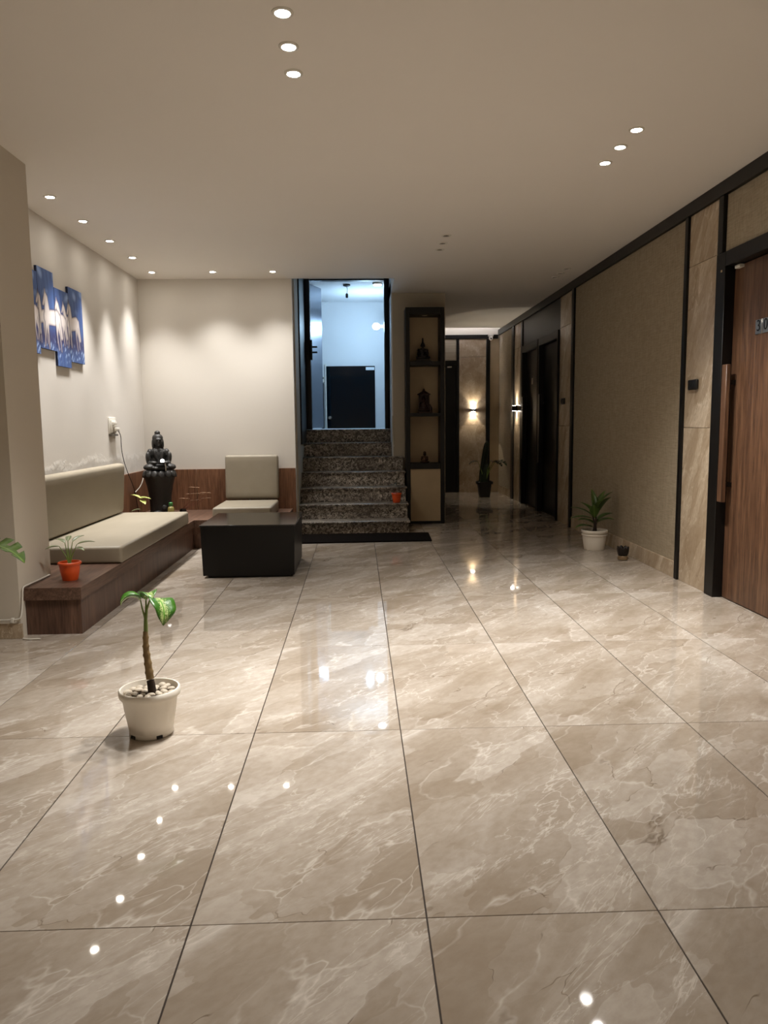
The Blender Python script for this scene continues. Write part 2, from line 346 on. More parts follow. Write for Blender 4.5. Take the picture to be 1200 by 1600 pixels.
def text(name, s_, size, mat, parent, mtx):
    cu = bpy.data.curves.new(name, 'FONT'); cu.body = s_; cu.size = size; cu.extrude = .001; cu.align_x = 'CENTER'; cu.align_y = 'CENTER'
    tmp = bpy.data.objects.new('tmp', cu); COL.objects.link(tmp); dg = bpy.context.evaluated_depsgraph_get(); dg.update()
    me = bpy.data.meshes.new_from_object(tmp.evaluated_get(dg)); bpy.data.objects.remove(tmp)
    me.transform(mtx); o = mk(name, me, None, parent); me.materials.clear(); me.materials.append(M[mat]); return o
face_left = Matrix(((0, 0, -1, 0), (-1, 0, 0, 0), (0, 1, 0, 0), (0, 0, 0, 1)))     # text plane facing -x, reading towards -y
for k, ch in enumerate('30'):
    yc = 4.868-k*.085
    pl = box('number_plate', 'steel', 2.573, 2.578, yc-.04, yc+.04, 1.80, 1.892, leaf1, .0015, 1)
    text('numeral', ch, .10, 'ink', pl, Matrix.Translation((2.5722, yc, 1.85)) @ face_left)
box('door_contact', 'white_plastic', 2.545, 2.578, 5.09, 5.16, 2.262, 2.284, leaf1, .003); box('frame_sensor', 'tan_panel', XR-.026, XR-.0215, 5.255, 5.275, 2.26, 2.275, door_1, .002)
door_2, leaf2 = door('door_2', 9.60, 10.53, 2.29, 'black_table', .69)
door_3, leaf3 = door('door_3', 10.66, 11.60, 2.29, 'black_table', .69)
for lf, y in ((leaf3, 11.2),):
    pl = box('number_plate', 'steel', 2.573, 2.578, y-.04, y+.04, 1.80, 1.892, lf, .0015, 1)
rpanel('dark_panel', 'black_table', 9.505, 11.70, 2.392, 2.774, XR+.002); rpanel('post', 'black_frame', 9.505, 9.545, 0, 2.39); rpanel('post', 'black_frame', 11.655, 11.775, 0, 2.774, XR-.01); rpanel('post', 'black_frame', 10.585, 10.605, 0, 2.39)

# ------------------------------------------------------------------ far wall of the corridor
wf = bpy.data.objects['wall_far']
def fpanel(name, mat, x0, x1, z0, z1, y=YF-.02): return box(name, mat, x0, x1, y, YF-.0003, z0, z1, wf, .0015, 1)
for z0, z1 in ((0, 1.1985), (1.2015, 2.3985), (2.4015, 2.715)): fpanel('stone_tile', 'marble_wall', 1.815, 2.292, z0, z1)
fpanel('post', 'black_frame', 2.296, 2.362, 0, 2.715, YF-.035); fpanel('post', 'black_frame', 1.765, 1.812, 0, 2.715, YF-.035)
fpanel('wallpaper_panel', 'tan_panel', 2.365, XR-.003, 0, 2.715); fpanel('rail', 'black_frame', 1.125, XR-.03, 2.72, 2.785, YF-.04)
fpanel('transom_panel', 'wallpaper', 1.13, 1.76, 2.345, 2.715)
d4 = struct(bpy.data.objects.new('door_4', None)); COL.objects.link(d4)
box('frame_head', 'black_frame', 1.13, 1.762, YF-.035, YF-.0005, 2.265, 2.34, d4); lf4 = box('door_leaf', 'black_table', 1.13, 1.762, YF-.022, YF-.0005, .005, 2.262, d4, .002, 1)
box('door_closer', 'steel', 1.60, 1.68, YF-.045, YF-.022, 2.215, 2.24, lf4, .004)
# cove strip above the corridor end
ls = box('led_strip', 'led_cool', 1.14, 2.50, YC-.05, YC-.02, ZC+.165, ZC+.18); tag(ls, 'cool white light strip hidden in the ceiling cove at corridor end', 'light')

# ------------------------------------------------------------------ staircase
st = struct(bpy.data.objects.new('staircase', None)); COL.objects.link(st)
for k in range(7):
    zt = .142+.173*k; zb = 0 if k == 0 else .142+.173*(k-1)
    y = 8.61+.265*k; xr = .572 if k < 5 else .438; yend = y+.265 if k < 6 else 10.46
    if k == 4: pass
    box('riser', 'granite', -.698, xr, y, y+.02, zb, zt-.022, st)
    if k < 5: box('step_side', 'granite', xr-.018, xr-.0005, y+.0205, min(y+.285, 9.713), zb, zt-.022, st)
    if xr > .5 and yend+.02 > 9.69: box('tread', 'granite', -.698, .453, y-.018, yend+.02, zt-.0215, zt, st, .004); box('tread', 'granite', .4535, xr+.014, y-.018, 9.713, zt-.0215, zt, st, .004)
    else: box('tread', 'granite', -.698, xr+(.014 if k < 5 else -.001), y-.018, yend+(.02 if k < 6 else 0), zt-.0215, zt, st, .004)
struct(box('floor_landing', 'white_paint', -1.8, .44, 10.465, 12.3, 1.10, 1.178))
# stair door: black frame, steel leaf standing open behind it
d5 = struct(bpy.data.objects.new('door_5', None)); COL.objects.link(d5)
box('frame_post', 'black_frame', -.698, -.612, 10.30, 10.44, 1.182, 3.155, d5, .003); box('frame_post', 'black_frame', .375, .438, 10.30, 10.44, 1.182, 3.155, d5, .003)
box('frame_head', 'black_frame', -.611, .374, 10.34, 10.44, 3.14, 3.155, d5); box('frame_lining', 'black_frame', -.6985, -.682, 9.40, 10.295, 1.01, 3.155, d5)
ang = R(21)
leaf5 = MB().box(0, .385, -.015, .015, 1.20, 3.12, .002, 1).build('door_leaf', 'brushed_steel', d5, True); leaf5.location = (-.630, 10.465, 0); leaf5.rotation_euler = (0, 0, math.pi/2-ang)
lk = MB().box(-.612, -.585, 10.24, 10.30, 2.10, 2.36, .004).build('lock_case', 'black_frame', d5, True)
for z in (2.27, 2.20): MB().tube([(-.585, 10.27, z), (-.52, 10.27, z)], .012, 10).build('lock_bolt', 'black_frame', lk, True)
# room beyond the stair door
YR = 12.3
wsb = struct(box('wall_landing_back', 'white_paint', -1.9, .5, YR, YR+.12, 1.0, 3.2)); struct(box('wall_landing_left', 'white_paint', -1.9, -1.8, 10.4, YR, 1.0, 3.2)); struct(box('wall_landing_front', 'white_paint', -1.8, -.82, 10.40, 10.48, 1.0, 3.2))
wn = struct(bpy.data.objects.new('window_1', None)); COL.objects.link(wn)
pane = box('pane', 'glass_dark', -.485, .288, YR-.02, YR-.008, 1.18, 2.165, wn); box('backing', 'black_plastic', -.485, .288, YR-.0075, YR-.0005, 1.18, 2.165, wn)
box('frame_bar', 'white_plastic', -.505, -.487, YR-.03, YR-.0005, 1.18, 2.20, wn); box('glass_sticker', 'sticker', .145, .28, YR-.023, YR-.0205, 2.10, 2.147, pane)
MB().lathe([(.028, 0), (.03, .012), (.02, .03)], n=16).build('knob', 'steel', pane, True).matrix_local = Matrix.Translation((-.44, YR-.0205, 1.35)) @ Matrix.Rotation(R(90), 4, 'X')
sb = thing('wall_switch', (-.545, YR-.001, 1.96), 'small white switch box on the landing wall left of the glass', 'switch')
box('switch_plate', 'white_plastic', -.03, .03, -.02, 0, -.045, .045, sb, .004); box('rocker', 'black_plastic', -.018, .018, -.026, -.0205, .005, .035, sb, .002)
box('wall_channel', 'black_plastic', -.57, -.53, YR-.02, YR-.0005, 1.18, 1.90, wn)
MB().prism([(-.95, 3.155), (-.42, 3.155), (-.95, 2.86)], YR-.10, YR-.0005, 'y').build('beam_haunch', 'white_paint', wsb)
# bare bulb on the landing's side wall, and the empty holder on its ceiling
wbulb = thing('wall_bulb', (.439, 11.4, 2.672), 'glowing bluish white bulb on the wall beyond the stair door', 'light')
MB().tube([(0, 0, 0), (-.085, 0, 0)], [.03, .022], 14).build('holder', 'white_plastic', wbulb, True); MB().ell((-.142, 0, 0), (.055, .05, .05)).build('bulb', 'bulb_cool', wbulb, 'all')
bl = bpy.data.lights.new('bulb_light', 'POINT'); bl.energy = 10; bl.color = COOL; bl.shadow_soft_size = .05; blo = bpy.data.objects.new('bulb_light', bl); COL.objects.link(blo); blo.parent = wbulb; blo.location = (-.30, -.06, 0)
hl = thing('lamp_holder', (-.122, 10.75, 3.159), 'black bulb holder hanging from the ceiling beyond the stair door', 'lamp holder')
MB().lathe([(.05, -.002), (.05, -.02), (.02, -.03)], n=20).build('ceiling_rose', 'black_plastic', hl, True); MB().tube([(0, 0, -.03), (.01, 0, -.07), (0, 0, -.12)], .004, 6).build('cord', 'cable_black', hl); MB().lathe([(.012, -.12), (.018, -.13), (.018, -.165), (.014, -.18)], n=14).build('socket', 'black_plastic', hl, True)
cl = thing('ceiling_lamp', (.30, 10.62, 3.158), 'round glowing ceiling lamp at top edge of the stair doorway', 'light')
MB().lathe([(.07, 0), (.07, -.02), (.06, -.028)], n=24).build('housing', 'white_plastic', cl, True); MB().lathe([(.058, -.0285), (.05, -.036), (.02, -.04)], n=24).build('diffuser', 'bulb_cool', cl, True)

# ------------------------------------------------------------------ ceiling downlights
def downlight(x, y, label, lit=True, group='ceiling downlights', watts=None, cone=106):
    t_ = thing('downlight', (x, y, ZC-.0005), label, 'downlight', group)
    global dl_ring, dl_lens
    if dl_ring is None:
        dl_ring = MB().lathe([(.044, 0), (.044, -.003), (.040, -.006), (.031, -.006), (.029, 0)], n=28, caps=False).build('trim_ring', 'white_plastic', t_, True)
        dl_lens = {True: MB().lathe([(.0285, -.001), (.022, -.0045), (.008, -.006)], n=24).build('lens', 'lamp_lit', t_, True)}
    else:
        dup(dl_ring, t_)
        if lit not in dl_lens: dl_lens[lit] = MB().lathe([(.0285, -.0005), (.022, -.0015), (.008, -.002)], n=24).build('lens', 'lens_off', t_, True)
        else: dup(dl_lens[lit], t_)
    if lit:
        l_ = bpy.data.lights.new('downlight_spot', 'SPOT'); l_.energy = watts or DOWN_W; l_.color = LAMP_COL; l_.spot_size = R(cone); l_.spot_blend = 1.0; l_.shadow_soft_size = .045 if cone > 100 else .085
        lo = bpy.data.objects.new('downlight_spot', l_); COL.objects.link(lo); lo.parent = t_; lo.location = (0, 0, -.014)
    return t_
dl_ring = dl_lens = None
for nm, y in (('nearest the camera', 3.205), ('middle one', 3.475), ('farthest one', 3.727)): downlight(-.272, y, f'lit downlight, {nm} of the triple row at top centre', watts=82)
for nm, y in (('nearest', 4.392), ('middle', 4.66), ('farthest', 4.935)): downlight(1.578, y, f'lit downlight, {nm} of the triple on the right side of ceiling', watts=82)
for nm, y in (('first and nearest', 5.645), ('second', 6.292), ('third', 6.947), ('fourth', 7.618)): downlight(-2.145, y, f'lit downlight along the left wall, {nm} in the row', cone=62)
downlight(-2.15, 8.334, 'lit downlight in the corner above the fountain statue', watts=50, cone=84); downlight(-1.509, 8.32, 'lit downlight along the back wall, middle one left of the stairs', watts=50, cone=98); downlight(-.877, 8.32, 'lit downlight along the back wall, the one closest to the stairs', watts=50, cone=98)
for nm, x, y in (('left', -.272, -.9), ('right', 1.578, -.6)): downlight(x, y, f'unseen fill downlight added in the ceiling {nm} of the camera, behind it', watts=85)  # two fill lamps added behind the camera to raise the room's brightness
for nm, y in (('nearest', 6.793), ('middle', 7.076), ('farthest', 7.331)): downlight(.794, y, f'unlit downlight, {nm} of the dark triple before the shelf unit', lit=False)
for nm, y in (('nearer', 8.25), ('middle', 8.49), ('farther', 8.71)): downlight(2.25, y, f'unlit downlight, {nm} one close to the dark ceiling trim', lit=False)

# ------------------------------------------------------------------ up-and-down wall lamps
def wall_lamp(name, loc, rz, label, hh=.042):
    t_ = thing(name, loc, label, 'wall lamp', rz=rz)          # local -y points into the room
    MB().box(-.045, .045, -.085, -.0, -hh, hh, .004).build('body', 'black_frame', t_, True)
    for s_ in (-1, 1):
        box('lens', 'lamp_lit', -.03, .03, -.068, -.02, s_*(hh+.0005)-.001, s_*(hh+.0005)+.001, t_)
        l_ = bpy.data.lights.new('wall_lamp_spot', 'SPOT'); l_.energy = 5.5; l_.color = (1, .86, .66); l_.spot_size = R(80); l_.spot_blend = .12; l_.shadow_soft_size = .012
        lo = bpy.data.objects.new('wall_lamp_spot', l_); COL.objects.link(lo); lo.parent = t_; lo.location = (0, -.034, s_*(hh+.006)); lo.rotation_euler = (R(180) if s_ > 0 else 0, 0, 0)
wall_lamp('wall_lamp', (2.062, YF-.021, 1.468), 0, 'up-and-down wall lamp glowing on the stone panel at corridor end', .022)
wall_lamp('wall_lamp', (XR-.0055, 12.03, 1.468), R(-90), 'black box wall lamp on the stone strip beside the dark doors')

# ------------------------------------------------------------------ benches
bn = thing('wall_bench', (0, 0, 0), 'brown wood laminate corner bench along the left and back walls', 'bench')
XB = -1.685; YBE = 4.555; ZB = .292
MB().prism([(-2.03, YBE), (XB, YBE), (XB, 7.74), (-.76, 7.74), (-.76, YB-.02), (XL+.019, YB-.02), (XL+.019, 4.985), (-2.03, 4.985)], ZB-.075, ZB).build('bench_top', 'wood_top', bn)
box('front_panel', 'wood_bench', XB-.03, XB-.012, YBE+.02, 7.76, .0, ZB-.0755, bn); box('end_panel', 'wood_bench', -2.028, XB-.031, YBE+.02, YBE+.04, 0, ZB-.0755, bn)
box('front_panel', 'wood_bench', XB-.011, -.77, 7.76, 7.78, 0, ZB-.0755, bn); box('end_panel', 'wood_bench', -.79, -.772, 7.781, YB-.022, 0, ZB-.0755, bn)
def cushion(name, loc, dims, bev, label, cat='cushion', rot=(0, 0, 0), sag=0.0):
    m = MB(); x, y, z = dims; n = 14
    m.box(-x/2, x/2, -y/2, y/2, -z/2, z/2, bev, 4)
    bmesh.ops.subdivide_edges(m.bm, edges=[e for e in m.bm.edges if e.calc_length() > .2], cuts=8, use_grid_fill=True)
    rnd = random.Random(len(name)+int(x*100))
    for v in m.bm.verts:
        a = max(0, 1-(2*v.co.x/x)**2)*max(0, 1-(2*v.co.y/y)**2)*max(0, 1-(2*v.co.z/z)**2 + 1)
        nrm = 1 if v.co.z > 0 else 0
        v.co.z += nrm*sag*a
    o = m.build(name, 'leather', None, 'all'); o.location = loc; o.rotation_euler = rot
    return tag(o, label, cat)
cushion('seat_cushion', (-2.025, 6.41, ZB+.0615), (.70, 2.14, .122), .022, 'long beige leather seat cushion on the left wall bench', sag=.006)
cushion('back_cushion', (-2.325, 6.22, .66), (.10, 2.46, .48), .035, 'long beige leather backrest cushion leaning on the left wall', rot=(0, R(4), 0))
cushion('seat_cushion', (-1.20, 8.15, ZB+.0615), (.60, .78, .122), .022, 'small beige leather seat cushion on the bench behind the table', sag=.006)
cushion('back_cushion', (-1.205, YB-.085, .665), (.60, .10, .50), .03, 'square beige leather backrest cushion against the back wall', rot=(R(-4), 0, 0))

# ------------------------------------------------------------------ coffee table
tb = thing('coffee_table', (-.915, 6.62, 0), 'black box coffee table with a glass top', 'table')
m = MB(); m.prism([(-.375, .022), (.375, .022), (.385, .43), (-.385, .43)], -.425, .425, 'y'); m.build('body', 'black_table', tb); m = MB(); m.box(-.34, .34, -.39, .39, 0, .0215); m.build('plinth', 'black_plastic', tb)
MB().box(-.393, .393, -.437, .437, .4305, .442, .002, 1).build('glass_top', 'black_glass', tb, True)

# ------------------------------------------------------------------ shelf unit
sh = thing('display_shelf', (.60, 9.40, 0), 'tall black framed display shelf beside the stairs', 'shelf')
SW, SD, SH = .475, .295, 2.65; fr = 'black_frame'
box('side_panel', fr, 0, .05, 0, SD, 0, SH, sh, .003, 1); box('side_panel', fr, SW-.05, SW, 0, SD, 0, SH, sh, .003, 1)
top = box('top_board', fr, .0505, SW-.0505, 0, SD, 2.565, SH, sh, .002, 1)
for z0, z1 in ((1.955, 2.005), (1.335, 1.375), (.685, .755), (0, .032)): box('shelf_board', fr, .0505, SW-.0505, 0, SD, z0, z1, sh, .002, 1)
box('back_panel', 'tan_panel', .0505, SW-.0505, SD-.012, SD-.0005, .756, 2.5645, sh); box('base_panel', 'tan_panel', .0505, SW-.0505, .012, .03, .0325, .6845, sh)
MB().lathe([(.034, 2.5648), (.034, 2.561), (.024, 2.559)], .24, .10, 20).build('spotlight', 'steel', sh, True)

# ------------------------------------------------------------------ statues (fused from smooth volumes)
def sculpt(name, mat, parent, blobs, vox=.006, smooth_it=4):
    m = MB()
    for b in blobs: m.ell(b[0], b[1], b[2] if len(b) > 2 else (0, 0, 0), 2)
    o = m.build(name, mat, parent, 'all')
    md = o.modifiers.new('remesh', 'REMESH'); md.mode = 'VOXEL'; md.voxel_size = vox; md.use_smooth_shade = True
    ms = o.modifiers.new('smooth', 'SMOOTH'); ms.iterations = smooth_it; ms.factor = .5
    dg = bpy.context.evaluated_depsgraph_get(); dg.update()
    me = bpy.data.meshes.new_from_object(o.evaluated_get(dg)); o.modifiers.clear(); o.data = me
    for p in me.polygons: p.use_smooth = True
    return o
def seated(z=0.0, s=1.0, lean=0.0):
    B = [((0, .0, .035), (.15, .11, .035)), ((-.105, -.055, .04), (.075, .06, .034), (0, 0, R(-30))), ((.105, -.055, .04), (.075, .06, .034), (0, 0, R(30))),
         ((0, -.10, .035), (.10, .04, .026)), ((0, .03, .10), (.085, .065, .07)), ((0, .03, .17), (.085, .058, .07)), ((0, .03, .225), (.098, .05, .035)),
         ((-.098, .02, .20), (.034, .04, .052)), ((.098, .02, .20), (.034, .04, .052)), ((-.112, .0, .135), (.028, .036, .06), (R(15), 0, 0)), ((.112, .0, .135), (.028, .036, .06), (R(15), 0, 0)),
         ((-.075, -.055, .092), (.06, .03, .026), (0, 0, R(-35))), ((.075, -.055, .092), (.06, .03, .026), (0, 0, R(35))), ((0, -.09, .082), (.055, .035, .02)),
         ((0, .025, .265), (.032, .032, .035)), ((0, .018, .325), (.047, .053, .062)), ((0, .03, .345), (.052, .056, .048)), ((0, .035, .398), (.028, .03, .024)),
         ((0, -.036, .318), (.009, .012, .018)), ((0, -.032, .342), (.03, .012, .007)), ((0, -.032, .297), (.014, .008, .006)), ((-.05, .02, .312), (.008, .014, .03)), ((.05, .02, .312), (.008, .014, .03)), ((-.018, -.035, .33), (.009, .006, .004)), ((.018, -.035, .33), (.009, .006, .004))]
    return [(tuple(c*s for c in b[0][:2])+(z+b[0][2]*s,), tuple(r*s for r in b[1]), b[2] if len(b) > 2 else (0, 0, 0)) for b in B]
ft = thing('buddha_fountain', (-2.13, 8.20, ZB), 'black seated Buddha fountain on a tall lotus pedestal in the corner', 'statue', rz=R(22))
MB().lathe([(.112, 0), (.116, .03), (.110, .06), (.112, .16), (.120, .24), (.134, .32), (.150, .38), (.162, .425), (.166, .455), (.162, .475), (.14, .482), (.12, .478)], n=40).build('pedestal', 'dark_stone', ft, True)
pet = None
for k in range(14):
    a = 2*math.pi*k/14
    if pet is None: pet = MB().ell((0, 0, 0), (.036, .014, .042), sub=2).build('lotus_petal', 'dark_stone', ft, 'all'); p_ = pet
    else: p_ = dup(pet, ft)
    p_.location = (.162*math.sin(a), -.162*math.cos(a), .452); p_.rotation_euler = (R(-18), 0, a)
body = [((0, .01, .036), (.145, .10, .038)), ((-.10, -.045, .045), (.062, .062, .036), (0, 0, R(-30))), ((.10, -.045, .045), (.062, .062, .036), (0, 0, R(30))), ((0, -.085, .035), (.09, .04, .026)),
        ((0, .035, .10), (.082, .062, .085)), ((0, .03, .17), (.086, .055, .065)), ((0, .03, .205), (.078, .045, .034)), ((-.082, .025, .185), (.03, .04, .045)), ((.082, .025, .185), (.03, .04, .045)),
        ((-.10, .01, .125), (.028, .042, .075), (R(14), R(-8), 0)), ((.10, .01, .125), (.028, .042, .075), (R(14), R(8), 0)), ((-.068, -.05, .088), (.052, .03, .022), (0, 0, R(-32))), ((.068, -.05, .088), (.052, .03, .022), (0, 0, R(32))),
        ((-.03, -.018, .16), (.02, .02, .06), (0, R(-18), 0)), ((.03, -.018, .16), (.02, .02, .06), (0, R(18), 0)),
        ((0, .028, .24), (.034, .034, .04)), ((0, .012, .305), (.044, .048, .058)), ((0, .03, .335), (.055, .056, .046)), ((0, .045, .29), (.052, .04, .065)), ((-.046, .028, .275), (.015, .03, .055)), ((.046, .028, .275), (.015, .03, .055)),
        ((0, .03, .388), (.030, .032, .022)), ((0, -.036, .300), (.009, .012, .016)), ((0, -.032, .322), (.032, .012, .006)), ((0, -.034, .281), (.015, .008, .005)), ((0, -.028, .262), (.016, .012, .010))]
fig = sculpt('buddha_figure', 'dark_stone', ft, [((b[0][0]*1.06, b[0][1]*1.06, .478+b[0][2]*1.06), tuple(q*1.06 for q in b[1]), b[2] if len(b) > 2 else (0, 0, 0)) for b in body], .005, 2)
MB().lathe([(.02, .558), (.05, .567), (.062, .58), (.056, .581), (.03, .573)], .02, -.115, 20).build('bowl', 'dark_stone', ft, True); MB().ell((.02, -.115, .592), (.022, .022, .022)).build('lit_ball', 'tealight', ft, 'all')
MB().tube([(.04, -.155, .572), (.045, -.168, .54), (.045, -.166, .49)], .006, 8).build('water_stream', 'steel', ft, True)
sculpt('carved_face', 'dark_stone', ft, [((.02, -.118, .09), (.03, .02, .04)), ((.02, -.135, .085), (.006, .008, .012)), ((-.05, -.118, .04), (.05, .03, .03)), ((.0, -.13, .02), (.06, .03, .02))], .005, 2)

# statues on the shelf
b1 = thing('buddha_statuette', (.82, 9.51, 2.0055), 'dark statuette with pointed flame crown on the top shelf', 'statuette')
MB().prism([(-.11, 0), (.11, 0), (.075, .035), (-.075, .035)], -.05, .05, 'y').build('base', 'dark_bronze', b1); sculpt('figure', 'dark_bronze', b1, [(c, r, q) for c, r, q in seated(.03, .52)] + [((0, .02, .262), (.011, .011, .035))], .0042, 2)
b2 = thing('deity_statuette', (.83, 9.51, 1.3755), 'dark carved deity statuette under a canopy on the second shelf', 'statuette')
sculpt('figure', 'maroon_metal', b2, seated(.02, .46), .0042, 2); MB().prism([(-.075, 0), (.10, 0), (.10, .02), (-.075, .02)], -.06, .06, 'y').build('base', 'maroon_metal', b2)
MB().box(-.062, .062, .035, .05, .02, .225).build('back_slab', 'maroon_metal', b2); MB().lathe([(.085, .225), (.082, .235), (.045, .258), (.02, .272), (.006, .30)], n=6).build('canopy', 'maroon_metal', b2)
for s_ in (-1, 1): MB().tube([(s_*.06, -.02, .02), (s_*.06, -.02, .225)], .008, 8).build('pillar', 'maroon_metal', b2, True)
MB().tube([(.075, -.02, .02), (.085, -.02, .06), (.07, -.01, .11)], [.022, .018, .008], 8).build('side_figure', 'maroon_metal', b2, True)
b3 = thing('monk_statuette', (.835, 9.50, .7555), 'small bronze seated monk statuette on the lowest shelf', 'statuette')
sculpt('figure', 'bronze', b3, seated(0, .34)+[((0, -.005, .128), (.02, .02, .02))], .0034, 1)
b4 = thing('tealight_holder', (2.393, 6.72, 0), 'small dark lotus shaped tealight holder on the floor by the right wall', 'candle holder')
MB().lathe([(.038, 0), (.046, .006), (.046, .034), (.04, .04)], n=24).build('base_ring', 'brass', b4, True); MB().lathe([(.03, .04), (.034, .05), (.034, .09), (.03, .092)], n=20).build('cup', 'dark_bronze', b4, True)
pm = None
for k in range(8):
    a = 2*math.pi*k/8
    if pm is None: pm = MB().ell((0, 0, .042), (.026, .009, .046), sub=2).build('petal', 'dark_bronze', b4, 'all'); q = pm
    else: q = dup(pm, b4)
    q.location = (.036*math.sin(a), -.036*math.cos(a), .04); q.rotation_euler = (R(10), 0, a)

# ------------------------------------------------------------------ plants
def leaf_mesh(L, W, droop=.6, fold=.25, cup=0.0, n=14, seg=3, tip=.9, wave=0.0, side=0.0, split=0):
    """leaf in local space: starts at origin, runs along +x rising and bending down; returns mesh with uv"""
    me = bpy.data.meshes.new('leaf'); vs_, fs, uv = [], [], []
    th = .0; p = Vector((0, 0, 0)); ds = L/n; rows = []
    for i in range(n+1):
        t_ = i/n
        wd = W*.5*(math.sin(math.pi*min(1, t_**.75*tip+(1-tip)*t_))**.85 if 0 < t_ < 1 else .02)
        ang_ = -droop*t_
        d = Vector((math.cos(ang_)*math.cos(side*t_), math.cos(ang_)*math.sin(side*t_), math.sin(ang_)))
        sidev = Vector((-math.sin(side*t_), math.cos(side*t_), 0)); up = d.cross(sidev)*1
        row = []
        for k in range(-seg, seg+1):
            q = k/seg
            pos = p+sidev*wd*q*math.cos(fold*abs(q))+up*(wd*abs(q)*math.sin(fold)+wave*W*math.sin(t_*17+q*3)*abs(q))
            vs_.append(pos); uv.append((.5+q*.5*(wd/(W*.5)), t_)); row.append(len(vs_)-1)
        rows.append(row); p = p+d*ds
    for i in range(n):
        for k in range(2*seg):
            q = abs(k-seg+.5)/seg
            if split and q > .45 and i % split == 0 and 0 < i < n-1: continue
            fs.append((rows[i][k], rows[i+1][k], rows[i+1][k+1], rows[i][k+1]))
    me.from_pydata([tuple(v) for v in vs_], [], fs); ul = me.uv_layers.new(name='uv')
    for lp in me.loops: ul.data[lp.index].uv = uv[lp.vertex_index]
    return me
def leaf(parent, base, az, pitch, L, W, mat, name='leaf', roll=0.0, **kw):
    me = leaf_mesh(L, W, **kw); o = mk(name, me, mat, parent, 'all')
    o.location = base; o.rotation_euler = (Matrix.Rotation(az, 3, 'Z') @ Matrix.Rotation(-pitch, 3, 'Y') @ Matrix.Rotation(roll, 3, 'X')).to_euler()
    md = o.modifiers.new('thick', 'SOLIDIFY'); md.thickness = .0012
    return o
def pot(parent, r0_, r1_, h, mat, rim=.012, n=40, feet=False):
    m = MB(); m.lathe([(r0_*.96, 0), (r0_, .004), (r0_+(r1_-r0_)*.45, h*.5), (r0_+(r1_-r0_)*.68, h-rim*2.4), (r1_*.93, h-rim*2.3), (r1_*.985, h-rim*2.2), (r1_, h-rim*1.8), (r1_, h-rim*.4), (r1_-.004, h), (r1_-.010, h), (r1_-.014, h-.03), (r1_-.02, h-.05)], n=n)
    return m.build('pot', mat, parent, True)

# near plant: white pot with pebbles and a cane with three drooping variegated leaves
np_ = thing('potted_dieffenbachia', (-.868, 3.035, 0), 'bare caned variegated plant with pebbles in white pot on the floor', 'potted plant')
pt = pot(np_, .084, .123, .193, 'pot_white', .013)
MB().lathe([(.0855, 0.001), (.0875, .004), (.0875, .022), (.0865, .026)], n=40, caps=False).build('foot_ring', 'pot_white', pt, True)
for a in (-2.25, -.95): MB().box(-.012, .012, -.004, .004, 0, .012).build('drain_notch', 'ink', pt).matrix_local = Matrix.Translation((.0865*math.cos(a), .0865*math.sin(a), .004)) @ Matrix.Rotation(a+math.pi/2, 4, 'Z')
MB().lathe([(.098, .150), (.098, .158)], n=32).build('soil', 'soil', np_)
peb = MB().ell((0, 0, 0), (1, .82, .62), sub=2).build('pebble', 'pebble', np_, 'all'); first = True
rg = random.Random(3)
for ring, cnt in ((.087, 14), (.058, 9), (.032, 5)):
    for k in range(cnt):
        a = 2*math.pi*k/cnt+rg.uniform(-.12, .12); s_ = rg.uniform(.016, .021)*(1 if ring > .04 else .85)
        o = peb if first else dup(peb, np_); first = False
        o.location = (ring*math.cos(a), ring*math.sin(a), .168+rg.uniform(0, .008)); o.scale = (s_*rg.uniform(.9, 1.15), s_, s_); o.rotation_euler = (rg.uniform(-.3, .3), rg.uniform(-.3, .3), rg.uniform(0, 6))
cane = [(.012, 0, .15), (.008, 0, .20), (.002, 0, .24), (0, 0, .285), (-.003, 0, .32), (-.006, 0, .36), (-.004, 0, .40), (-.003, 0, .44)]
MB().tube([(.012, 0, .15), (.008, 0, .2), (.005, 0, .222)], [.0175, .0165, .0155], 12).build('cane_base', 'bark_dark', np_, True)
pr_, rd = [], []
for i in range(1, 24):
    t_ = i/23; z = .222+.208*t_; x = .005-.012*min(1, t_*1.6)+.004*max(0, t_-.6)
    r_ = .0165-.0065*t_+(.0028 if i % 4 == 0 else 0); pr_.append((x, 0, z)); rd.append(r_)
MB().tube(pr_, rd, 12).build('cane', 'bark', np_, True)
MB().tube([(-.004, 0, .425), (-.003, 0, .46), (-.002, 0, .50)], [.0085, .008, .006], 10).build('stem', 'stem_green', np_, True)
MB().tube([(-.002, 0, .47), (.004, 0, .52), (.018, -.004, .555), (.034, -.008, .566)], [.006, .005, .0035, .003], 8).build('petiole', 'stem_green', np_, True)
MB().tube([(-.003, 0, .48), (-.012, -.01, .53), (-.016, -.012, .562)], [.005, .003, .0025], 8).build('petiole', 'stem_green', np_, True); MB().tube([(-.001, 0, .49), (.002, .0, .54), (.003, .002, .59)], [.005, .0035, .0015], 8).build('petiole', 'stem_green', np_, True)
leaf(np_, (.034, -.008, .566), R(-42), R(14), .165, .115, 'leaf_variegated', droop=2.1, fold=.2, wave=.03, roll=R(-14))
leaf(np_, (-.016, -.012, .560), R(205), R(50), .095, .075, 'leaf_variegated', droop=2.2, fold=.5); leaf(np_, (.004, 0, .560), R(-60), R(75), .105, .075, 'leaf_variegated', droop=2.4, fold=.3)

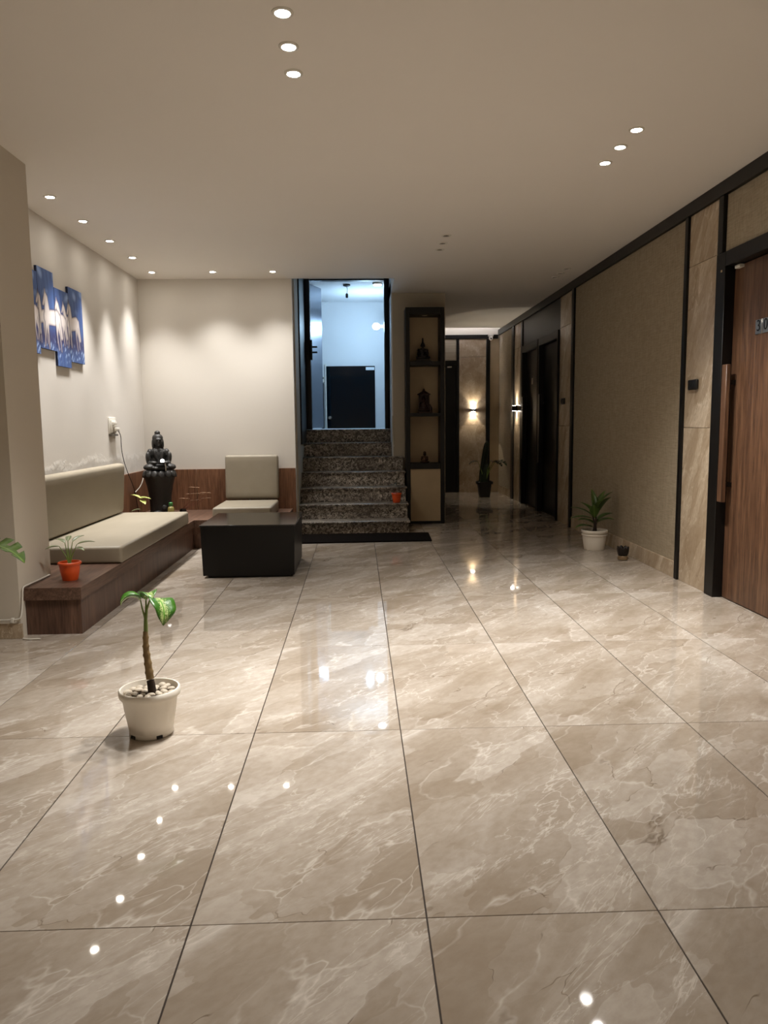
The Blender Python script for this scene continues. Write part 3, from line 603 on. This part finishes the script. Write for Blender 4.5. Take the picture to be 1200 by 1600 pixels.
# small orange pot on the bench end
op = thing('potted_seedling', (-1.837, 4.80, ZB), 'small grey green seedling in orange pot on the bench end', 'potted plant')
pot(op, .048, .071, .116, 'orange_plastic', .007); MB().lathe([(.055, .088), (.055, .098)], n=24).build('soil', 'pebble', op)
for az, L, x1, z1, pc in ((R(200), .085, -.055, .215, 5), (R(150), .09, -.025, .235, 25), (R(20), .11, .05, .225, 18), (R(60), .10, .02, .24, 30), (R(-20), .07, .045, .205, 0), (R(100), .08, -.01, .245, 30)):
    MB().tube([(0, 0, .095), (x1*.35, 0, .15), (x1, math.sin(az)*.02, z1)], [.005, .004, .002], 6).build('stem', 'stem_green', op, True)
    leaf(op, (x1, math.sin(az)*.02, z1), az, R(pc), L, .04, 'leaf_grey', droop=.5, fold=.4)
# small orange pot on the second step
o2 = thing('potted_sprig', (.452, 8.985, .3152), 'tiny orange flower pot with a dark sprig on the stairs', 'potted plant')
pot(o2, .042, .064, .115, 'orange_plastic', .006); MB().lathe([(.05, .09), (.05, .10)], n=24).build('soil', 'soil', o2)
MB().tube([(0, 0, .095), (-.01, 0, .16), (-.02, 0, .20)], [.004, .003, .002], 6).build('stem', 'twig', o2)
for az, z in ((R(10), .205), (R(40), .23), (R(170), .215), (R(-30), .19)): leaf(o2, (-.02, 0, z-.01), az, R(15), .085, .045, 'leaf_dark', droop=.7)
# white pot with lance shaped leaves by the right wall
wp_ = thing('potted_dracaena', (2.312, 7.305, 0), 'leafy green plant in white pot by the right wall', 'potted plant')
pt2 = pot(wp_, .096, .127, .197, 'pot_white', .011); MB().lathe([(.098, .16), (.104, .172)], n=32).build('soil', 'soil', wp_); MB().lathe([(.1215, .145), (.124, .147), (.124, .153), (.1225, .156)], n=40, caps=False).build('rim_band', 'pot_white', pt2, True)
for x1, z1 in ((-.02, .34), (.015, .36), (.03, .30)): MB().tube([(x1*.6, 0, .165), (x1*.2+.005, 0, .24), (x1, 0, z1)], [.010, .009, .007], 8).build('cane', 'bark_dark', wp_, True)
for az, pc, L, W_, z, x in ((95, 85, .26, .04, .36, 0), (100, 72, .24, .045, .36, .01), (200, 48, .23, .055, .33, -.01), (170, 30, .25, .045, .32, -.01), (175, 8, .24, .04, .30, -.015), (190, 20, .18, .055, .26, -.01), (15, 55, .25, .07, .33, .015), (-10, 62, .28, .06, .35, .01), (0, 35, .19, .07, .27, .02), (-30, 22, .18, .065, .26, .02), (-70, 60, .22, .05, .34, 0), (195, 8, .20, .05, .22, -.02), (35, 66, .27, .045, .35, .015), (250, 55, .2, .055, .31, -.005)):
    leaf(wp_, (x, 0, z), R(az), R(min(88, pc+14)), L, W_*1.7, 'leaf_green', droop=.8, fold=.35)
# dark pot at the end of the corridor: cactus columns and split leaves
fp = thing('potted_cactus', (2.125, 12.70, 0), 'dark potted plant with tall cactus column at the corridor end', 'potted plant')
m = MB(); m.lathe([(.086, 0), (.09, .004), (.112, .22), (.135, .222), (.138, .262), (.128, .265), (.12, .24)], n=40, sq=5); m.build('pot', 'black_plastic', fp, True); MB().lathe([(.11, .225), (.11, .235)], n=24).build('soil', 'soil', fp)
def column(pts, r_, nm='column'):
    m = MB(); n = 24; rings = []
    for i, p in enumerate(pts):
        k = r_*(1 if i < len(pts)-2 else (.75 if i == len(pts)-2 else .2))
        rings.append([m.bm.verts.new((p[0]+k*(1+.22*math.cos(5*a))*math.cos(a), p[1]+k*(1+.22*math.cos(5*a))*math.sin(a), p[2])) for a in (2*math.pi*q/n for q in range(n))])
    for a, b in zip(rings, rings[1:]):
        for i in range(n): m.bm.faces.new((a[i], a[(i+1) % n], b[(i+1) % n], b[i]))
    m.bm.faces.new(rings[-1]); return m.build(nm, 'leaf_dark', fp, 'all')
column([(-.05, 0, .23), (-.04, 0, .4), (-.01, 0, .6), (.02, 0, .8), (.035, 0, .90), (.04, 0, .94)], .042); column([(.0, -.02, .23), (.01, -.02, .4), (.03, -.02, .52), (.04, -.02, .57)], .036)
for az, x1, z1, L, W_ in ((R(-32), .17, .60, .23, .22), (R(-40), .13, .58, .20, .18), (R(185), -.12, .60, .17, .15), (R(20), .09, .60, .16, .15)):
    MB().tube([(.0, -.03, .23), (x1*.4, -.04, .42), (x1, -.05, z1)], [.006, .005, .004], 6).build('stem', 'stem_green', fp, True)
    leaf(fp, (x1, -.05, z1), az, R(12), L, W_, 'leaf_dark', droop=1.2, fold=.2, split=3, n=13)
# monstera whose leaf tip reaches into the picture at the left edge
mo = thing('potted_monstera', (-2.36, 3.92, 0), 'split leaved green plant reaching in at the left picture edge', 'potted plant')
pot(mo, .11, .15, .26, 'black_plastic'); MB().lathe([(.12, .22), (.12, .23)], n=24).build('soil', 'soil', mo)
for az, x1, y1, z1, L, W_, dr in ((R(-8), .40, .02, .655, .27, .20, 1.1), (R(120), -.12, .16, .70, .26, .22, .9), (R(200), -.22, -.06, .66, .26, .22, .9), (R(-70), .06, -.24, .62, .25, .2, 1.0)):
    MB().tube([(0, 0, .22), (x1*.3, y1*.3, .48), (x1, y1, z1)], [.009, .007, .004], 8).build('stem', 'stem_green', mo, True)
    leaf(mo, (x1, y1, z1), az, R(8), L, W_, 'leaf_green', droop=dr, fold=.25, split=3, n=13)
# lime leaved plant in a glass tumbler and dry red twigs on the back bench
lp = thing('cutting_plant', (-2.205, 7.72, ZB), 'lime green leaf cutting standing behind the long cushion end', 'potted plant')
MB().lathe([(.034, 0), (.04, .09), (.038, .09), (.033, .006)], n=20).build('tumbler', 'black_plastic', lp, True); MB().tube([(0, 0, .02), (.005, 0, .12), (0, 0, .235)], [.006, .005, .004], 8).build('stem', 'bark', lp, True)
for az, pc, L, z, mt in ((R(-10), 10, .11, .235, 'leaf_lime'), (R(165), 30, .12, .235, 'leaf_lime'), (R(-50), -5, .11, .215, 'leaf_lime'), (R(200), 5, .10, .12, 'leaf_grey'), (R(60), 20, .09, .23, 'leaf_lime')): leaf(lp, (0, 0, z), az, R(pc), L, .06, mt, droop=.5, fold=.3)
tw = thing('dry_twig_arrangement', (-1.92, 8.30, ZB), 'thin reddish brown twigs with small leaves right of the fountain', 'dry twigs')
MB().lathe([(.03, 0), (.04, .03), (.03, .06), (.028, .06), (.036, .03)], n=18).build('vase', 'dark_bronze', tw, True)
for k, (dx, dz, lx) in enumerate(((.03, .12, -.02), (.12, .10, .02), (.20, .17, .03), (.24, .12, .01), (.14, .24, .02), (.08, .17, -.03), (.26, .18, .03))):
    MB().tube([(0, 0, .05), (dx*.5, 0, .05+dz*.35), (dx, .01, .05+dz)], [.0035, .003, .002], 6).build('twig', 'twig', tw)
    leaf(tw, (dx, .01, .05+dz), R(0 if k % 2 else 180), R(8), .07, .022, 'leaf_brown', droop=.2); leaf(tw, (dx, .01, .05+dz), R(180 if k % 2 else 0), R(2), .05, .02, 'leaf_brown', droop=.2)
gb = thing('small_bottle', (-1.99, 8.06, ZB), 'small bottle with green cap at the foot of the fountain', 'bottle')
MB().lathe([(.03, 0), (.034, .006), (.034, .09), (.028, .105), (.016, .115), (.016, .125)], n=24).build('body', 'bottle_body', gb, True); MB().lathe([(.02, .118), (.021, .12), (.021, .152), (.018, .155)], n=20).build('cap', 'green_cap', gb, True)

# ------------------------------------------------------------------ switches, cables, camera, mat
def plate_right(y, z, label):
    t_ = thing('wall_switch', (XR-.0045, y, z), label, 'switch')
    MB().box(-.022, 0, -.075, .075, -.038, .038, .010, 3).build('switch_plate', 'black_plastic', t_, True)
    MB().box(-.026, -.0225, .02, .055, -.02, .02, .002).build('button', 'black_frame', t_, True)
plate_right(5.665, 1.52, 'black rounded switch plate on the stone strip beside the wood door'); plate_right(9.29, 1.50, 'black switch plate on the stone strip before the dark doors')
so = thing('wall_socket', (XL+.0005, 7.60, 1.255), 'white wall socket with a plug above the left bench', 'socket')
MB().box(0, .012, -.105, .105, -.075, .085, .004).build('socket_plate', 'white_plastic', so, True); MB().box(.0125, .022, -.07, .07, -.06, .06, .003).build('module', 'white_plastic', so, True); MB().box(.0225, .06, -.02, .06, -.05, -.012, .006).build('plug', 'white_plastic', so, True)
MB().box(.0225, .04, -.05, .05, .01, .045, .005).build('rocker', 'white_plastic', so, True); MB().box(.0, .03, -.10, .10, -.095, -.078, .003).build('lower_lip', 'lens_off', so, True)
def cable(name, pts, r_, mat, label):
    cu = bpy.data.curves.new(name, 'CURVE'); cu.dimensions = '3D'; cu.bevel_depth = r_; cu.bevel_resolution = 2
    sp = cu.splines.new('NURBS'); sp.points.add(len(pts)-1); sp.use_endpoint_u = True; sp.order_u = 3
    for q, p in zip(sp.points, pts): q.co = (*p, 1)
    tmp = bpy.data.objects.new('tmp', cu); COL.objects.link(tmp); dg = bpy.context.evaluated_depsgraph_get(); dg.update()
    me = bpy.data.meshes.new_from_object(tmp.evaluated_get(dg)); bpy.data.objects.remove(tmp); me.materials.clear()
    return tag(mk(name, me, mat, None, 'all'), label, 'cable')
cable('power_cable', [(XL+.035, 7.64, 1.22), (XL+.05, 7.72, 1.19), (XL+.02, 7.80, 1.05), (XL+.014, 7.88, .90), (XL+.03, 7.98, .74), (XL+.05, 8.06, .62), (XL+.06, 8.12, .45), (XL+.07, 8.14, ZB+.006)], .004, 'cable_black', 'thin dark cable hanging from the wall socket')
cable('power_cable', [(-2.30, 8.36, .80), (-2.32, 8.30, .74), (-2.325, 8.24, .66), (-2.345, 8.20, .60), (-2.37, 8.18, .57), (-2.385, 8.16, .55)], .005, 'cable_white', 'short white cable dangling left of the fountain')
cable('power_cable', [(-3.2, 4.478, .118), (-2.6, 4.478, .114), (-2.08, 4.478, .118), (-2.022, 4.478, .122), (-2.018, 4.49, .15), (-2.019, 4.515, .22), (-2.02, 4.528, .29), (-2.02, 4.54, .305), (-2.02, 4.60, .304), (-2.02, 4.80, .300), (-2.02, 4.93, .30)], .0055, 'cable_white', 'white cable running round the pillar base onto the bench')
cable('power_cable', [(-2.01, 4.47, .006), (-1.97, 4.45, .006), (-1.93, 4.46, .006), (-1.90, 4.455, .006)], .005, 'cable_white', 'loose white cable end lying on the floor by the bench')
box('cable_clip', 'white_plastic', -2.075, -2.06, 4.468, 4.4875, .105, .13, wp)
cc = thing('security_camera', (2.362, YF-.0405, 2.76), 'white security camera in the corner at corridor end', 'camera')
MB().box(-.045, .045, -.075, 0, -.01, .022, .006).build('mount', 'white_plastic', cc, True); MB().ell((0, -.05, -.038), (.036, .036, .042)).build('head', 'white_plastic', cc, 'all'); MB().ell((0, -.083, -.05), (.014, .008, .014), sub=2).build('lens', 'black_glass', cc, 'all')
tag(MB().prism([(-.66, 7.93), (.775, 7.975), (.79, 8.56), (-.66, 8.56)], .0006, .013).build('door_mat', 'mat_fibre', None), 'long dark brown floor mat in front of the stairs', 'mat')
sc_ = cable('side_conduit', [(.446, 9.712, 1.35), (.446, 9.712, 1.2), (.45, 9.69, 1.05), (.46, 9.69, .96)], .008, 'cable_white', 'grey conduit on the wall corner above the stairs')

# ------------------------------------------------------------------ painting of running horses on separate canvases
PY0, PY1, PZ0, PZ1 = 5.66, 6.90, 1.73, 2.48
def cap(P, a, b, ra, rb):
    a = np.array(a); b = np.array(b); ab = b-a; t_ = np.clip(((P-a)@ab)/(ab@ab), 0, 1); d = np.linalg.norm(P-(a+t_[:, None]*ab), axis=1)
    return d-(ra+(rb-ra)*t_)
# head, chest, rump (y, z), height of the hooves, thickness
HORSES = [((5.80, 2.26), (5.80, 2.07), (5.90, 2.11), 1.90, 1.0), ((5.955, 2.24), (5.975, 2.09), (6.06, 2.105), 1.90, .85), ((6.085, 2.255), (6.115, 2.105), (6.315, 2.12), 1.865, 1.1),
          ((6.31, 2.235), (6.355, 2.12), (6.44, 2.11), 1.92, .95), ((6.447, 2.23), (6.49, 2.12), (6.55, 2.12), 1.93, .8), ((6.566, 2.245), (6.59, 2.105), (6.735, 2.13), 1.905, 1.0)]
def horse(P, hd, ch, rp, fz, s, k):
    hd, ch, rp = np.array(hd), np.array(ch), np.array(rp); o = lambda p, a, b: (p[0]+a*s, p[1]+b*s)
    segs = [(ch, rp, .052*s, .057*s), (o(ch, .012, .0), o(hd, .03, -.005), .056*s, .027*s), (o(hd, .016, .010), o(hd, -.026, -.052), .024*s, .0125*s), (o(hd, .012, .03), o(hd, .01, .055), .010*s, .003*s),
            (o(ch, -.012, -.01), o(ch, .0, -.045), .04*s, .025*s)]
    for p, a, b in ((ch, -.035, -.055), (ch, .015, .02), (rp, -.01, .015), (rp, .045, .06)):
        kn = (p[0]+a*s, (p[1]+fz)/2-.005); segs += [((p[0]+a*.4*s, p[1]-.035*s), kn, .024*s, .0095*s), (kn, (p[0]+b*s, fz+.008*((k+int(a*100)) % 3)), .0085*s, .006*s)]
    segs += [(o(rp, .05, .02), o(rp, .075, -.13), .016*s, .020*s)]
    d = None
    for sg in segs:
        q = cap(P, *sg); d = q if d is None else np.minimum(d, q)
    return d
def paint(P):
    rg_ = np.random.RandomState(5); n = len(P); y, z = P[:, 0], P[:, 1]; h = (z-PZ0)/(PZ1-PZ0)
    def wob(fy, fz, ph): return np.sin(y*fy+3*np.sin(z*fz*.31+ph)+ph)*np.sin(z*fz+2*np.sin(y*fy*.37+ph*2))
    c = np.zeros((n, 3)); base = np.array([.040, .088, .290]); lt = np.array([.095, .185, .46]); dk = np.array([.035, .03, .12])
    tt = np.clip(.5+.32*wob(60, 9, 1)+.25*wob(140, 14, 2.2), 0, 1)[:, None]; c = base*(1-tt)+lt*tt
    g = np.exp(-((h-.30)/.11)**2)[:, None]*.85; c = c*(1-g)+dk*g
    sp = (np.clip(wob(75, 60, .7)+.35*wob(170, 120, 1.9)-.30, 0, 1)*np.exp(-((h-.17)/.09)**2))[:, None]*1.6; sp = np.clip(sp, 0, .9); c = c*(1-sp)+np.array([.40, .55, .85])*sp
    cl_ = (np.clip(wob(22, 26, 4.1)-.35, 0, 1)*np.clip((h-.62)*6, 0, 1))[:, None]*1.2; cl_ = np.clip(cl_, 0, .8); c = c*(1-cl_)+np.array([.35, .50, .85])*cl_
    for k, hs in enumerate([HORSES[i] for i in (4, 3, 1, 0, 5, 2)]):
        hz, s = hs[1][1], hs[4]; d = horse(P, *hs, k); rim_ = (np.exp(-(np.clip(d, 0, 1)/.010)**2)*.7)[:, None]; c = c*(1-rim_)+np.array([.06, .045, .12])*rim_; ins = np.clip(.5-d/.004, 0, 1)[:, None]
        shd = np.clip(-d/.016, 0, 1)[:, None]; low = np.clip((z-(hz-.10*s))/(.10*s), .0, 1)[:, None]
        wht = np.array([.86, .82, .80])*(.50+.50*shd)*(.74+.26*low)+np.array([.03, .0, .01]); c = c*(1-ins)+wht*ins
    return np.clip(c, 0, 1)
for nm, y0, y1, z0, z1 in (('leftmost canvas showing, half hidden by the pillar', 5.655, 5.962, 1.81, 2.42), ('highest canvas', 5.97, 6.277, 1.858, 2.468), ('lowest canvas', 6.285, 6.575, 1.745, 2.36), ('rightmost canvas', 6.583, 6.895, 1.80, 2.417)):
    nx, nz = 76, 152; ys = np.linspace(y0, y1, nx+1); zs = np.linspace(z0, z1, nz+1); YY, ZZ = np.meshgrid(ys, zs)
    P = np.stack([YY.ravel(), ZZ.ravel()], 1); colr = paint(P); xw = XL+.020
    me = bpy.data.meshes.new('print'); fs = [(j*(nx+1)+i, j*(nx+1)+i+1, (j+1)*(nx+1)+i+1, (j+1)*(nx+1)+i) for j in range(nz) for i in range(nx)]
    t_ = thing('canvas_print', (XL, (y0+y1)/2, z0), f'blue painting of white horses, {nm} of the set', 'painting', 'canvases of the horse painting')
    me.from_pydata([(xw-XL, p[0]-(y0+y1)/2, p[1]-z0) for p in P], [], fs)
    ca = me.color_attributes.new('print', 'FLOAT_COLOR', 'POINT'); ca.data.foreach_set('color', np.concatenate([colr, np.ones((len(P), 1))], 1).astype(np.float32).ravel())
    mk('painted_face', me, 'canvas_print', t_); box('stretcher_board', 'canvas_edge', .0008, .0195, y0-(y0+y1)/2, y1-(y0+y1)/2, 0, z1-z0, t_)
